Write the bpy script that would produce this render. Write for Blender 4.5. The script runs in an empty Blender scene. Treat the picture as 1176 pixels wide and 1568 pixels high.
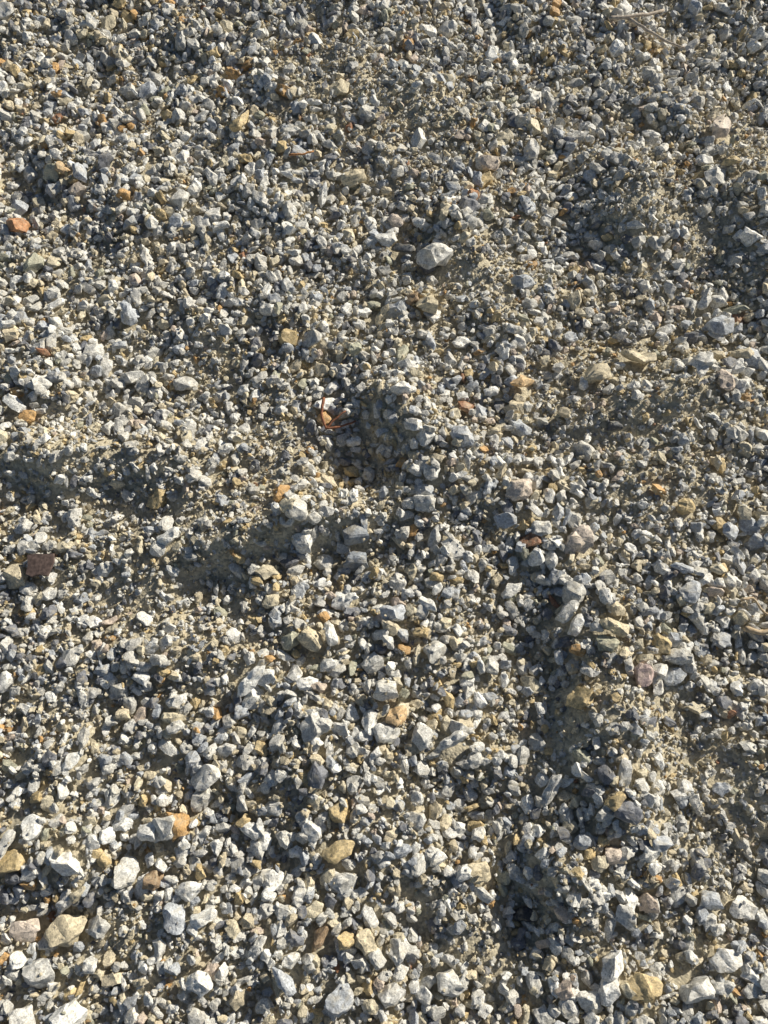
import bpy, bmesh, math, random
import numpy as np
from mathutils import Vector, Matrix, noise, Euler
SEED=7
random.seed(SEED); rng=np.random.default_rng(SEED)
scene=bpy.context.scene

# ---------------- camera geometry ----------------
CAM_H=1.05; TH=math.radians(20); TV=0.666; THZ=TV*0.75
def px(x,y):
    """ground position of a reference-photo pixel (1176x1568)"""
    u=(x-588)/588*THZ; v=(784-y)/784*TV
    dx=u; dy=v*math.cos(TH)+math.sin(TH); dz=v*math.sin(TH)-math.cos(TH)
    t=CAM_H/(-dz)
    return (dx*t,dy*t)
def mpp(y):
    v=(784-y)/784*TV
    return CAM_H/(math.cos(TH)-v*math.sin(TH))*THZ/588

# sun: azimuth direction TOWARD sun in world xy
SUN_AZ=math.radians(38); SUN_EL=math.radians(25.5)

# ---------------- terrain ----------------
def vnoise(x,y,scale,seed):
    r=np.random.default_rng(seed); N=256
    g=r.random((N,N))
    xs=x/scale+1000; ys=y/scale+1000
    xi=np.floor(xs).astype(int); yi=np.floor(ys).astype(int)
    fx=xs-xi; fy=ys-yi
    fx=fx*fx*fx*(fx*(fx*6-15)+10); fy=fy*fy*fy*(fy*(fy*6-15)+10)
    a=g[xi%N,yi%N]; b=g[(xi+1)%N,yi%N]; c=g[xi%N,(yi+1)%N]; d=g[(xi+1)%N,(yi+1)%N]
    return (a*(1-fx)+b*fx)*(1-fy)+(c*(1-fx)+d*fx)*fy-0.5

# (px x, px y, amplitude m, sigma along x, sigma along y, angle deg)
BUMPS=[  # ridges and hollows added to the relief to shade dark bands across the gravel
 (625,650,0.044,0.070,0.032,125),(545,715,-0.024,0.05,0.04,120),
 (490,800,0.042,0.10,0.026,15),(390,870,-0.020,0.10,0.03,15),
 (930,1120,0.038,0.042,0.10,-5),(800,1050,-0.022,0.04,0.09,10),(760,1240,-0.028,0.05,0.04,0),
 (970,320,0.036,0.040,0.09,-10),(850,340,-0.020,0.05,0.07,10),
 (1000,620,0.038,0.10,0.026,20),(910,665,-0.016,0.08,0.03,20),
 (130,705,0.038,0.13,0.030,5),(120,770,-0.018,0.12,0.03,0),
 (340,835,0.018,0.07,0.03,20),(500,1100,0.012,.04,.06,0),
 (1165,330,0.030,0.04,0.10,0),(1120,460,-0.018,0.05,0.08,0),
 (870,1370,0.034,0.035,0.05,0),(800,1400,-0.024,0.04,0.04,0),
 (700,360,0.028,0.035,0.06,0),(620,400,-0.016,0.04,0.04,0),
 (110,260,0.022,0.04,0.05,0),(50,290,-0.014,0.05,0.05,0),
 (1030,180,0.030,0.06,0.03,-50),(960,210,-0.014,0.07,0.04,0),(1160,70,-0.016,0.07,0.05,0),
 (640,950,0.014,0.08,0.05,30),(60,1380,-0.018,0.06,0.04,0),(100,1330,0.022,0.05,0.03,0),(340,1370,-0.012,0.06,0.04,0),
 (960,1280,.020,.03,.05,0),(400,1180,.014,.05,.03,0),(720,700,.018,.04,.05,0),(280,60,.022,.05,.04,0),(230,110,-.012,.05,.05,0),
 (200,1010,.018,.09,.028,10),(760,520,.018,.07,.028,110),
]
def terrain(x,y):
    h=0.030*vnoise(x,y,0.42,1)+0.023*vnoise(x,y,0.19,2)+0.018*vnoise(x+y*0.3,y,0.085,3)+0.010*vnoise(x,y,0.04,4)
    for bx,by,a,sx,sy,ang in BUMPS:
        cx,cy=px(bx,by); A=math.radians(ang)
        X=(x-cx)*math.cos(A)+(y-cy)*math.sin(A); Y=-(x-cx)*math.sin(A)+(y-cy)*math.cos(A)
        h=h+.92*a*np.exp(-0.5*((X/sx)**2+(Y/sy)**2))
    return h
SAND=[(100,720,.13,.06),(230,890,.10,.06),(1000,320,.06,.10),(1030,1130,.05,.06),(1150,210,.06,.09),
 (960,640,.11,.05),(930,560,.08,.06),(640,190,.11,.10),(520,130,.09,.08),(1120,1190,.05,.07),
 (400,690,.06,.05),(860,1120,.04,.05),(760,440,.06,.05),(180,1440,.05,.03),(740,1450,.06,.03),
 (1080,360,.06,.06),(1000,760,.06,.04),(300,800,.07,.04)]
def sandmap(x,y):
    s=np.zeros_like(x)
    for bx,by,sx,sy in SAND:
        cx,cy=px(bx,by)
        s=np.maximum(s,np.exp(-0.5*(((x-cx)/sx)**2+((y-cy)/sy)**2)))
    s=s*0.92+0.8*np.maximum(0,vnoise(x,y,0.16,11))+0.45*np.maximum(0,vnoise(x,y,0.06,12))
    return np.clip(s,0,1)

# ---------------- materials ----------------
def mat(name):
    m=bpy.data.materials.new(name); m.use_nodes=True
    nt=m.node_tree; b=nt.nodes['Principled BSDF']
    return m,nt,b
def N(nt,t,**k):
    n=nt.nodes.new(t)
    for a,v in k.items(): setattr(n,a,v)
    return n
def stone_material():
    m,nt,b=mat('crushed_granite'); L=nt.links.new
    col=N(nt,'ShaderNodeAttribute',attribute_type='INSTANCER',attribute_name='scol')
    rnd=N(nt,'ShaderNodeAttribute',attribute_type='INSTANCER',attribute_name='srnd')
    tc=N(nt,'ShaderNodeTexCoord')
    off=N(nt,'ShaderNodeVectorMath',operation='MULTIPLY_ADD')
    L(rnd.outputs['Fac'],off.inputs[0]); off.inputs[1].default_value=(37,53,71)
    L(tc.outputs['Object'],off.inputs[2])
    P=off.outputs[0]
    def noi(scale,detail,rough=.6):
        n=N(nt,'ShaderNodeTexNoise'); n.inputs['Scale'].default_value=scale; n.inputs['Detail'].default_value=detail
        n.inputs['Roughness'].default_value=rough; L(P,n.inputs['Vector']); return n
    def ramp(src,a,b_,lo,hi):
        r=N(nt,'ShaderNodeMapRange'); L(src,r.inputs[0]); r.inputs[1].default_value=a; r.inputs[2].default_value=b_
        r.inputs[3].default_value=lo; r.inputs[4].default_value=hi; return r.outputs[0]
    n1=noi(1.3,3); n2=noi(5.5,4,.75); n3=noi(9,2)
    f1=ramp(n1.outputs['Fac'],.3,.7,.85,1.18)
    f2=ramp(n2.outputs['Fac'],.36,.64,.64,1.38)
    mul=N(nt,'ShaderNodeMath',operation='MULTIPLY'); L(f1,mul.inputs[0]); L(f2,mul.inputs[1])
    sc=N(nt,'ShaderNodeVectorMath',operation='SCALE'); L(col.outputs['Color'],sc.inputs[0]); L(mul.outputs[0],sc.inputs['Scale'])
    fl=ramp(n3.outputs['Fac'],.61,.67,0,.65)
    mx=N(nt,'ShaderNodeMix',data_type='RGBA'); L(fl,mx.inputs[0]); L(sc.outputs[0],mx.inputs[6]); mx.inputs[7].default_value=(.12,.125,.135,1)
    n4=noi(0.9,4,.7); n4.inputs['Distortion'].default_value=.6
    st=ramp(n4.outputs['Fac'],.50,.70,0,.5)
    mx2=N(nt,'ShaderNodeMix',data_type='RGBA'); L(st,mx2.inputs[0]); L(mx.outputs[2],mx2.inputs[6]); mx2.inputs[7].default_value=(.70,.61,.43,1)
    L(mx2.outputs[2],b.inputs['Base Color'])
    L(ramp(n2.outputs['Fac'],.3,.7,.38,.72),b.inputs['Roughness'])
    bp=N(nt,'ShaderNodeBump'); bp.inputs['Strength'].default_value=.8; bp.inputs['Distance'].default_value=.0014
    L(n2.outputs['Fac'],bp.inputs['Height'])
    bp2=N(nt,'ShaderNodeBump'); bp2.inputs['Strength'].default_value=.45; bp2.inputs['Distance'].default_value=.0022
    L(n1.outputs['Fac'],bp2.inputs['Height']); L(bp.outputs[0],bp2.inputs['Normal'])
    L(bp2.outputs[0],b.inputs['Normal'])
    return m
STONE=stone_material()

def ground_material():
    m,nt,b=mat('sandy_grit'); L=nt.links.new
    tc=N(nt,'ShaderNodeTexCoord')
    n=N(nt,'ShaderNodeTexNoise'); n.inputs['Scale'].default_value=9; n.inputs['Detail'].default_value=6; L(tc.outputs['Object'],n.inputs['Vector'])
    v=N(nt,'ShaderNodeTexVoronoi'); v.inputs['Scale'].default_value=260; L(tc.outputs['Object'],v.inputs['Vector'])
    v2=N(nt,'ShaderNodeTexVoronoi'); v2.inputs['Scale'].default_value=55; L(tc.outputs['Object'],v2.inputs['Vector'])
    cr=N(nt,'ShaderNodeValToRGB'); L(v.outputs['Color'],cr.inputs[0])
    e=cr.color_ramp.elements; e[0].position=.1; e[0].color=(.40,.37,.29,1); e[1].position=.9; e[1].color=(.76,.69,.53,1)
    x=e.new(.5); x.color=(.59,.53,.40,1)
    mx=N(nt,'ShaderNodeMix',data_type='RGBA',blend_type='MULTIPLY'); mx.inputs[0].default_value=.5
    L(cr.outputs[0],mx.inputs[6]); 
    cr2=N(nt,'ShaderNodeValToRGB'); L(n.outputs['Fac'],cr2.inputs[0])
    e=cr2.color_ramp.elements; e[0].position=.3; e[0].color=(.75,.75,.75,1); e[1].position=.7; e[1].color=(1,.97,.9,1)
    L(cr2.outputs[0],mx.inputs[7]); L(mx.outputs[2],b.inputs['Base Color'])
    b.inputs['Roughness'].default_value=.92
    bp=N(nt,'ShaderNodeBump'); bp.inputs['Strength'].default_value=.6; bp.inputs['Distance'].default_value=.002; bp.invert=True
    L(v.outputs['Distance'],bp.inputs['Height'])
    bp2=N(nt,'ShaderNodeBump'); bp2.inputs['Strength'].default_value=.4; bp2.inputs['Distance'].default_value=.005; bp2.invert=True
    L(v2.outputs['Distance'],bp2.inputs['Height']); L(bp.outputs[0],bp2.inputs['Normal']); L(bp2.outputs[0],b.inputs['Normal'])
    return m
# ---------------- ground sheet ----------------
X0,X1,Y0,Y1=-1.4,1.4,-0.8,1.9
def axis(a,b,step):
    c=list(np.arange(a,b+step/2,step)); lo=[];hi=[]; d=step; p=a
    while p>a-400: d*=1.35; p-=d; lo.append(p)
    d=step; p=c[-1]
    while p<b+400: d*=1.35; p+=d; hi.append(p)
    return np.array(lo[::-1]+c+hi)
ax=axis(X0-.2,X1+.2,.010); ay=axis(Y0-.2,Y1+.2,.010)
GX,GY=np.meshgrid(ax,ay)
GZ=terrain(GX,GY)
me=bpy.data.meshes.new('gravel_ground')
co=np.stack([GX.ravel(),GY.ravel(),GZ.ravel()],1)
nx,ny=len(ax),len(ay)
i=np.arange(nx*ny).reshape(ny,nx)
f=np.stack([i[:-1,:-1],i[:-1,1:],i[1:,1:],i[1:,:-1]],-1).reshape(-1,4)
me.vertices.add(len(co)); me.vertices.foreach_set('co',co.ravel())
me.loops.add(f.size); me.loops.foreach_set('vertex_index',f.ravel())
me.polygons.add(len(f)); me.polygons.foreach_set('loop_start',np.arange(0,f.size,4)); 
me.update(calc_edges=True); me.polygons.foreach_set('use_smooth',np.ones(len(f),bool))
me.materials.append(ground_material())
g=bpy.data.objects.new('ground',me); scene.collection.objects.link(g)

# ---------------- stone variants ----------------
coll=bpy.data.collections.new('gravel_stones')
def make_stone(idx,kind):
    r=random.Random(1000+idx)
    bm=bmesh.new()
    bmesh.ops.create_cube(bm,size=2.0)
    if kind==0: dims=(1,r.uniform(.62,.9),r.uniform(.42,.72)); cuts=r.randint(8,13)
    elif kind==1: dims=(1,r.uniform(.38,.6),r.uniform(.26,.42)); cuts=r.randint(7,10)
    else: dims=(1,r.uniform(.6,.9),r.uniform(.5,.75)); cuts=r.randint(7,9)
    for k in range(cuts):
        n=Vector((r.gauss(0,1),r.gauss(0,1),r.gauss(0,1))).normalized()
        d=r.uniform(.60,.93)
        geom=bm.verts[:]+bm.edges[:]+bm.faces[:]
        bmesh.ops.bisect_plane(bm,geom=geom,plane_co=n*d,plane_no=n,clear_outer=True)
        vs=[v.co.copy() for v in bm.verts]
        bm.free(); bm=bmesh.new()
        for c in vs: bm.verts.new(c)
        bmesh.ops.remove_doubles(bm,verts=bm.verts[:],dist=.02)
        ret=bmesh.ops.convex_hull(bm,input=bm.verts[:])
        junk=[e for e in ret['geom_interior'] if isinstance(e,bmesh.types.BMVert)]
        if junk: bmesh.ops.delete(bm,geom=junk,context='VERTS')
    for v in bm.verts:
        l=v.co.length
        if l>1.05: v.co*=1.05/l
    vs=[v.co.copy() for v in bm.verts]; bm.free(); bm=bmesh.new()
    for c in vs: bm.verts.new(c)
    bmesh.ops.convex_hull(bm,input=bm.verts[:])
    for v in bm.verts: v.co=Vector((v.co.x*dims[0],v.co.y*dims[1],v.co.z*dims[2]))
    bmesh.ops.dissolve_limit(bm,angle_limit=math.radians(6),verts=bm.verts[:],edges=bm.edges[:])
    if kind<2:
        bmesh.ops.bevel(bm,geom=bm.edges[:],offset=.032,segments=1,affect='EDGES',clamp_overlap=True)
        bmesh.ops.triangulate(bm,faces=bm.faces[:])
        for it in range(2):
            es=[e for e in bm.edges if e.calc_length()>.22]
            if es:
                bmesh.ops.subdivide_edges(bm,edges=es,cuts=1)
                bmesh.ops.triangulate(bm,faces=bm.faces[:])
        bmesh.ops.smooth_vert(bm,verts=bm.verts[:],factor=.15,use_axis_x=True,use_axis_y=True,use_axis_z=True)
        o=Vector((idx*7.3,idx*3.1,0))
        for v in bm.verts:
            d=noise.noise(v.co*2.0+o)*.17+noise.noise(v.co*6+o)*.06
            v.co+=v.co.normalized()*d
    else:
        bmesh.ops.triangulate(bm,faces=bm.faces[:])
    bmesh.ops.recalc_face_normals(bm,faces=bm.faces[:])
    m=bpy.data.meshes.new(f'stone_{idx:03d}'); bm.to_mesh(m); bm.free()
    if kind<2:
        for p in m.polygons: p.use_smooth=True
        try: m.set_sharp_from_angle(angle=math.radians(24))
        except Exception: pass
    m.materials.append(STONE)
    ob=bpy.data.objects.new(f'stone_{idx:03d}',m); coll.objects.link(ob)
NB,NF,NG=34,16,14
for k in range(NB): make_stone(k,0)
for k in range(NF): make_stone(NB+k,1)
for k in range(NG): make_stone(NB+NF+k,2)

# ---------------- deposit ----------------
RES=.003
hx=np.arange(X0-.1,X1+.1,RES); hy=np.arange(Y0-.1,Y1+.1,RES)
HX,HY=np.meshgrid(hx,hy)
T=terrain(HX,HY); H=T.copy(); S=sandmap(HX,HY)
masks={}
def getmask(n):
    if n not in masks:
        a=np.arange(-n,n+1); A,B=np.meshgrid(a,a); R2=(A*A+B*B)/float((n+.4)**2)
        m=(R2<=1).astype(float); dome=np.sqrt(np.clip(1-R2,0,1))
        masks[n]=(m,m.sum(),dome,A*RES,B*RES,(m*(A*RES)**2).sum())
    return masks[n]
PAL=[ ((.65,.64,.60),29),((.79,.78,.74),27),((.50,.53,.57),13),((.88,.88,.85),14),((.22,.23,.26),8),
      ((.70,.63,.47),9),((.67,.52,.28),5),((.62,.38,.16),1.3),((.36,.18,.10),.25),((.66,.55,.46),2),((.46,.46,.36),2.5)]
pc=np.array([p[0] for p in PAL]); pw=np.array([p[1] for p in PAL],float); pw/=pw.sum()
out=[]
def place(x,y,s,idx,col,embed=.78,yaw=None,tilt=.22,maxrise=None,c=.55,force=False):
    ix=int((x-hx[0])/RES); iy=int((y-hy[0])/RES); n=max(1,int(.8*s/RES))
    if ix<n or iy<n or ix>=len(hx)-n or iy>=len(hy)-n: return False
    m,ms,dome,A,B,m2=getmask(n)
    sl=H[iy-n:iy+n+1,ix-n:ix+n+1]
    w=sl*m; mean=w.sum()/ms
    rise=mean-T[iy,ix]
    if not force and maxrise is not None and rise>maxrise: return False
    gx=(w*A).sum()/m2; gy=(w*B).sum()/m2
    gx=max(-.8,min(.8,gx)); gy=max(-.8,min(.8,gy))
    nrm=Vector((-gx+random.gauss(0,tilt),-gy+random.gauss(0,tilt),1)).normalized()
    q=Vector((0,0,1)).rotation_difference(nrm)
    yw=random.uniform(0,6.283) if yaw is None else yaw
    e=(q.to_matrix()@Matrix.Rotation(yw,3,'Z')).to_euler()
    z=mean+s*c*embed
    out.append((x,y,z,e.x,e.y,e.z,s,idx,col[0],col[1],col[2],random.random()))
    top=z+dome*s*c*.9
    np.maximum(sl,np.where(m>0,top,-9),out=sl)
    return True
def pick(tan=0):
    k=rng.choice(len(pc),p=pw); c=pc[k]*random.uniform(.82,1.08)
    if random.random()<tan: c=np.array((.71,.62,.45))*random.uniform(.75,1.12)
    return c
W=(.88,.88,.85);GR=(.72,.71,.67);BG=(.52,.55,.59);DK=(.10,.11,.125);TN=(.71,.62,.44);OR=(.70,.49,.27);RU=(.50,.25,.12);PK=(.70,.60,.51);OC=(.65,.51,.28);BR=(.34,.24,.15)
LM=[(388,1045,58,'f',W,50),(840,1208,52,'f',GR,60),(543,768,36,'f',W,85),(1108,268,32,'f',OC,-10),(722,314,22,'b',RU,0),
(540,281,38,'b',TN,20),(370,205,42,'f',OC,60),(30,348,32,'b',RU,60),(100,268,28,'f',OR,0),(605,1098,36,'b',OR,60),(517,1303,56,'f',OC,20),
(1000,995,36,'b',OC,70),(980,1510,52,'b',OC,0),(235,1345,36,'b',BR,70),(490,1435,44,'f',BR,65),(655,478,44,'b',TN,-20),(632,466,24,'b',BR,40),
(1097,205,52,'f',PK,80),(748,260,36,'b',PK,10),(665,403,52,'b',GR,15),(618,386,40,'f',DK,-20),(975,552,54,'f',TN,-10),(908,582,46,'b',TN,10),
(795,597,44,'f',OR,20),(935,662,26,'b',DK,0),(790,763,40,'b',PK,20),(878,838,48,'b',PK,30),(972,1040,38,'b',(.60,.46,.43),70),(100,1428,60,'b',TN,15),
(955,1402,46,'b',GR,-40),(497,860,38,'f',GR,5),(1060,1512,52,'b',GR,20),(478,982,46,'b',TN,-40),(508,975,46,'f',W,-80),(32,630,44,'f',W,-35),
(318,1192,46,'b',GR,20),(195,1335,46,'b',GR,50),(590,1062,38,'b',GR,0),(570,1018,34,'b',GR,0),(690,1135,50,'f',GR,30),(875,965,40,'f',W,50),
(930,968,52,'f',TN,-30),(860,945,46,'f',GR,30),(880,1075,44,'b',OC,40),(665,1310,30,'b',GR,0),(735,1335,44,'b',TN,10),(525,1350,44,'b',GR,0),
(255,1270,50,'b',GR,20),(230,1275,40,'b',W,0),(110,1320,44,'b',W,-20),(150,1420,36,'b',GR,0),(270,1405,44,'b',BG,-60),(440,1395,32,'b',GR,0),
(1085,287,34,'b',GR,20),(1012,235,38,'f',GR,60),(1080,460,38,'f',GR,70),(1060,570,36,'b',GR,0),(1100,500,40,'b',BG,-10),(495,305,36,'f',W,75),
(605,345,26,'b',PK,0),(520,150,30,'b',TN,0),(200,485,46,'f',BG,-65),(20,510,30,'f',W,0),(145,540,32,'b',GR,40),(115,1165,40,'f',W,50),
(325,275,34,'f',GR,-60),(120,295,26,'b',PK,0),(585,490,36,'f',TN,50),(800,440,34,'b',BG,0),(660,740,34,'f',GR,60),(650,780,40,'b',GR,0),
(545,825,46,'b',(.28,.31,.35),10),(545,860,38,'b',(.30,.33,.37),0),(770,805,32,'b',BG,0),(1112,818,36,'b',BG,0),(825,820,36,'b',GR,0),(1045,915,36,'b',BG,60),
(1030,1010,36,'b',GR,0),(1025,1040,36,'b',BG,0),(720,885,34,'f',GR,-50),(780,908,40,'f',GR,40),(600,945,40,'b',BG,0),(805,1402,34,'b',(.03,.03,.035),0),
(1000,1290,34,'b',BG,0),(930,1310,34,'b',PK,0),(1085,1380,36,'b',BG,0),(1080,1410,30,'b',GR,0),(935,1475,44,'b',W,60),(900,1530,40,'b',GR,0),
(1100,1510,36,'b',GR,10),(690,1505,46,'b',GR,0),(310,1500,44,'b',W,20),(60,1490,50,'b',GR,-20),(110,1555,50,'b',W,0),(35,1425,60,'f',PK,20),
(20,1290,50,'f',GR,80),(440,1495,46,'f',BG,-40),(560,1440,42,'b',TN,0),(600,1525,40,'b',GR,0),(520,1530,50,'b',BG,20),(35,1560,44,'b',GR,0)]
def batch(n,smin,smax,med,sig,maxrise,sandk,tan,tilt=.32):
    xs=rng.uniform(X0,X1,n); ys=rng.uniform(Y0,Y1,n)
    sz=np.clip(med*np.exp(rng.normal(0,sig,n)),smin,smax)
    for x,y,s in zip(xs,ys,sz):
        ix=int((x-hx[0])/RES); iy=int((y-hy[0])/RES)
        if random.random()<S[iy,ix]*sandk: continue
        idx=random.randrange(NB) if random.random()<.68 else NB+random.randrange(NF)
        place(x,y,float(s),idx,pick(tan),maxrise=maxrise*(0.6+.8*random.random()),tilt=tilt)
batch(11500,.009,.020,.0118,.27,.0068,.92,.03)
for (x,y,l,k,c,a) in LM:
    X,Y=px(x,y); idx=random.randrange(NB) if k=='b' else NB+random.randrange(NF)
    s=l*mpp(y)*(.56 if k=='b' else .54)
    place(X,Y,s,idx,c,embed=.9,yaw=math.radians(a),tilt=.12,force=True)
batch(58000,.0050,.013,.0082,.28,.0080,.84,.07,.46)
batch(115000,.0028,.0072,.0046,.27,.0078,.45,.18,.46)
nco=len(out)
n=155000
xs=rng.uniform(X0,X1,n); ys=rng.uniform(Y0,Y1,n); sz=np.clip(.0024*np.exp(rng.normal(0,.3,n)),.0014,.0046)
ix=((xs-hx[0])/RES).astype(int); iy=((ys-hy[0])/RES).astype(int)
hh=H[iy,ix]; rise=hh-T[iy,ix]
keep=(rise<.0085)|(rng.random(n)<.04)
xs,ys,sz,hh=xs[keep],ys[keep],sz[keep],hh[keep]; n=len(xs)
kk=rng.choice(len(pc),n,p=pw); cc=pc[kk]*rng.uniform(.8,1.12,(n,1)); t=rng.random(n)<.48
cc[t]=np.array((.73,.64,.46))*rng.uniform(.75,1.12,(t.sum(),1))
gr=np.concatenate([np.stack([xs,ys,hh+sz*.3],1),rng.uniform(0,6.28,(n,3)),sz[:,None],(NB+NF+rng.integers(0,NG,n))[:,None],cc,rng.random((n,1))],1)
D=np.concatenate([np.array(out),gr],0)
print('stones',nco,'grit',n)
pm=bpy.data.meshes.new('gravel'); pm.vertices.add(len(D)); pm.vertices.foreach_set('co',np.ascontiguousarray(D[:,:3]).ravel())
def attr(name,typ,data,key):
    a=pm.attributes.new(name,typ,'POINT'); a.data.foreach_set(key,np.ascontiguousarray(data).ravel())
attr('srot','FLOAT_VECTOR',D[:,3:6].astype(np.float32),'vector')
attr('ssize','FLOAT',D[:,6].astype(np.float32),'value')
attr('sidx','INT',D[:,7].astype(np.int32),'value')
attr('scol','FLOAT_COLOR',np.concatenate([D[:,8:11],np.ones((len(D),1))],1).astype(np.float32),'color')
attr('srnd','FLOAT',D[:,11].astype(np.float32),'value')
gob=bpy.data.objects.new('gravel',pm); scene.collection.objects.link(gob); pm.materials.append(STONE)
ng=bpy.data.node_groups.new('scatter_gravel','GeometryNodeTree')
ng.interface.new_socket('Geometry',in_out='INPUT',socket_type='NodeSocketGeometry')
ng.interface.new_socket('Geometry',in_out='OUTPUT',socket_type='NodeSocketGeometry')
gi=ng.nodes.new('NodeGroupInput'); go=ng.nodes.new('NodeGroupOutput')
ci=ng.nodes.new('GeometryNodeCollectionInfo'); ci.inputs['Collection'].default_value=coll
ci.inputs['Separate Children'].default_value=True; ci.inputs['Reset Children'].default_value=True
ip=ng.nodes.new('GeometryNodeInstanceOnPoints'); ip.inputs['Pick Instance'].default_value=True
def na(name,t):
    q=ng.nodes.new('GeometryNodeInputNamedAttribute'); q.data_type=t; q.inputs['Name'].default_value=name
    return q.outputs['Attribute']
l=ng.links.new
l(gi.outputs[0],ip.inputs['Points']); l(ci.outputs[0],ip.inputs['Instance'])
l(na('sidx','INT'),ip.inputs['Instance Index']); l(na('srot','FLOAT_VECTOR'),ip.inputs['Rotation']); l(na('ssize','FLOAT'),ip.inputs['Scale'])
l(ip.outputs[0],go.inputs[0])
md=gob.modifiers.new('scatter','NODES'); md.node_group=ng

# ---------------- debris ----------------
def surf(x,y): 
    a=int((x-hx[0])/RES); b=int((y-hy[0])/RES); return float(H[b-1:b+2,a-1:a+2].max())
def simple_mat(name,c1,c2,scale,rough=.8):
    m,nt,b=mat(name); L=nt.links.new
    tc=N(nt,'ShaderNodeTexCoord'); n=N(nt,'ShaderNodeTexNoise'); n.inputs['Scale'].default_value=scale; n.inputs['Detail'].default_value=5
    L(tc.outputs['Object'],n.inputs['Vector'])
    cr=N(nt,'ShaderNodeValToRGB'); L(n.outputs['Fac'],cr.inputs[0]); e=cr.color_ramp.elements
    e[0].position=.35; e[0].color=(*c1,1); e[1].position=.65; e[1].color=(*c2,1); L(cr.outputs[0],b.inputs['Base Color'])
    b.inputs['Roughness'].default_value=rough
    bp=N(nt,'ShaderNodeBump'); bp.inputs['Strength'].default_value=.5; bp.inputs['Distance'].default_value=.001; L(n.outputs['Fac'],bp.inputs['Height']); L(bp.outputs[0],b.inputs['Normal'])
    return m
def tube(bm,pts,r0,r1,sides=7,lift=.004):
    P=[]
    for (a,b) in pts:
        X,Y=px(a,b); P.append(Vector((X,Y,surf(X,Y))))
    Q=[]
    for i_ in range(len(P)-1):
        for k in range(4): Q.append(P[i_].lerp(P[i_+1],k/4))
    Q.append(P[-1]); zz=[surf(q.x,q.y) for q in Q]
    top=[max(zz[max(0,i_-3):i_+4]) for i_ in range(len(zz))]
    top=[sum(top[max(0,i_-3):i_+4])/len(top[max(0,i_-3):i_+4]) for i_ in range(len(zz))]
    Q=[Vector((q.x+random.gauss(0,.0006),q.y+random.gauss(0,.0006),t+lift)) for q,t in zip(Q,top)]
    prev=None
    for i_,q in enumerate(Q):
        d=(Q[min(i_+1,len(Q)-1)]-Q[max(i_-1,0)]).normalized(); s=d.cross(Vector((0,0,1))).normalized(); u=s.cross(d)
        r=(r0+(r1-r0)*i_/(len(Q)-1))*random.uniform(.85,1.15)
        ring=[bm.verts.new(q+(s*math.cos(t*6.283/sides)+u*math.sin(t*6.283/sides))*r) for t in range(sides)]
        if prev:
            for t in range(sides): bm.faces.new((prev[t],prev[(t+1)%sides],ring[(t+1)%sides],ring[t]))
        else: bm.faces.new(ring[::-1])
        prev=ring
    bm.faces.new(prev)
def finish(bm,name,m):
    bmesh.ops.recalc_face_normals(bm,faces=bm.faces[:])
    me=bpy.data.meshes.new(name); bm.to_mesh(me); bm.free(); me.materials.append(m)
    for p in me.polygons: p.use_smooth=True
    o=bpy.data.objects.new(name,me); scene.collection.objects.link(o); return o
TW=simple_mat('dry_twig',(.38,.31,.25),(.68,.59,.48),300)
RD=simple_mat('red_stem',(.20,.08,.045),(.38,.16,.08),300)
bm=bmesh.new(); tube(bm,[(925,50),(955,47),(985,38),(1012,26)],.0038,.0026,7,.006); tube(bm,[(955,47),(985,62),(1015,72),(1045,80)],.0034,.0020,7,.006); finish(bm,'dry_twig',TW)
bm=bmesh.new(); tube(bm,[(497,622),(494,645),(500,664),(520,661),(545,652)],.0023,.0015,7,.006); tube(bm,[(500,664),(512,655),(530,640)],.0016,.0011,7,.006); finish(bm,'red_plant_stem',RD)
bm=bmesh.new(); tube(bm,[(445,254),(465,252),(482,246)],.0020,.0014); finish(bm,'dry_needle',simple_mat('dry_needle',(.38,.17,.07),(.58,.30,.12),200))
bm=bmesh.new(); tube(bm,[(1122,925),(1140,922),(1160,940),(1176,952)],.0020,.0014); tube(bm,[(1132,966),(1155,972),(1176,970),(1200,964)],.0042,.0032,8); finish(bm,'dry_twig.001',simple_mat('tan_twig',(.44,.32,.20),(.66,.53,.36),200))
bm=bmesh.new(); X,Y=px(68,869); sc_=mpp(869)*1.05
z=max(surf(X+a*sc_,Y+b*sc_) for a in (-15,0,15) for b in (-12,0,12))-.001
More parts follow.
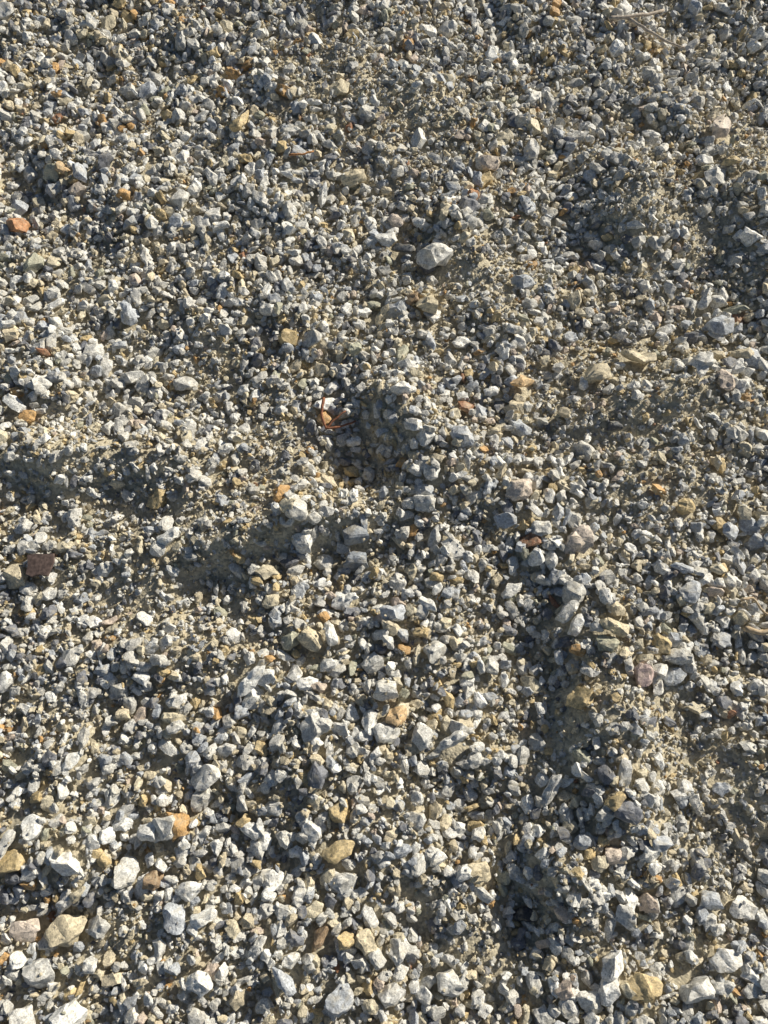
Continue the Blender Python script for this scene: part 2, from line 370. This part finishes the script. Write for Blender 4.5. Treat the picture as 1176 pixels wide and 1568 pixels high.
outl=[(-20,14),(-8,16),(6,15),(18,16),(20,4),(17,-8),(14,-17),(2,-15),(-9,-18),(-18,-14),(-17,-2)]
ta=[];ba=[]
for (a,b) in outl:
    ta.append(bm.verts.new((X+a*sc_,Y+b*sc_,z+.004+a*.00006+random.gauss(0,.0004)))); ba.append(bm.verts.new((X+a*sc_*1.03,Y+b*sc_*1.03,z+a*.00006)))
ct=bm.verts.new((X,Y,z+.0046))
for k in range(len(ta)):
    j=(k+1)%len(ta); bm.faces.new((ct,ta[k],ta[j])); bm.faces.new((ta[k],ba[k],ba[j],ta[j]))
bm.faces.new(ba[::-1])
o=finish(bm,'bark_chip',simple_mat('bark_chip',(.08,.055,.05),(.17,.12,.105),220))
for p in o.data.polygons: p.use_smooth=False

# ---------------- light ----------------
w=bpy.data.worlds.new('World'); scene.world=w; w.use_nodes=True
nt=w.node_tree; bg=nt.nodes['Background']
sky=nt.nodes.new('ShaderNodeTexSky'); sky.sky_type='NISHITA'; sky.sun_disc=False
sky.sun_elevation=SUN_EL; sky.sun_rotation=math.pi/2-SUN_AZ
nt.links.new(sky.outputs[0],bg.inputs[0]); bg.inputs[1].default_value=.05
sd=bpy.data.lights.new('sun','SUN'); sd.energy=5; sd.angle=math.radians(.5); sd.color=(1,.93,.79)
so=bpy.data.objects.new('sun',sd); scene.collection.objects.link(so)
dirn=Vector((math.cos(SUN_AZ)*math.cos(SUN_EL),math.sin(SUN_AZ)*math.cos(SUN_EL),math.sin(SUN_EL)))
so.rotation_euler=dirn.to_track_quat('Z','Y').to_euler(); so.location=dirn*5
# ---------------- camera ----------------
cd=bpy.data.cameras.new('camera'); cam=bpy.data.objects.new('camera',cd); scene.collection.objects.link(cam)
cam.location=(0,0,CAM_H); cam.rotation_euler=(TH,0,0)
cd.sensor_fit='VERTICAL'; cd.sensor_height=24; cd.lens=12/TV; cd.clip_start=.01; cd.clip_end=2000
scene.camera=cam
scene.view_settings.view_transform='Standard'; scene.view_settings.look='None'; scene.view_settings.exposure=0
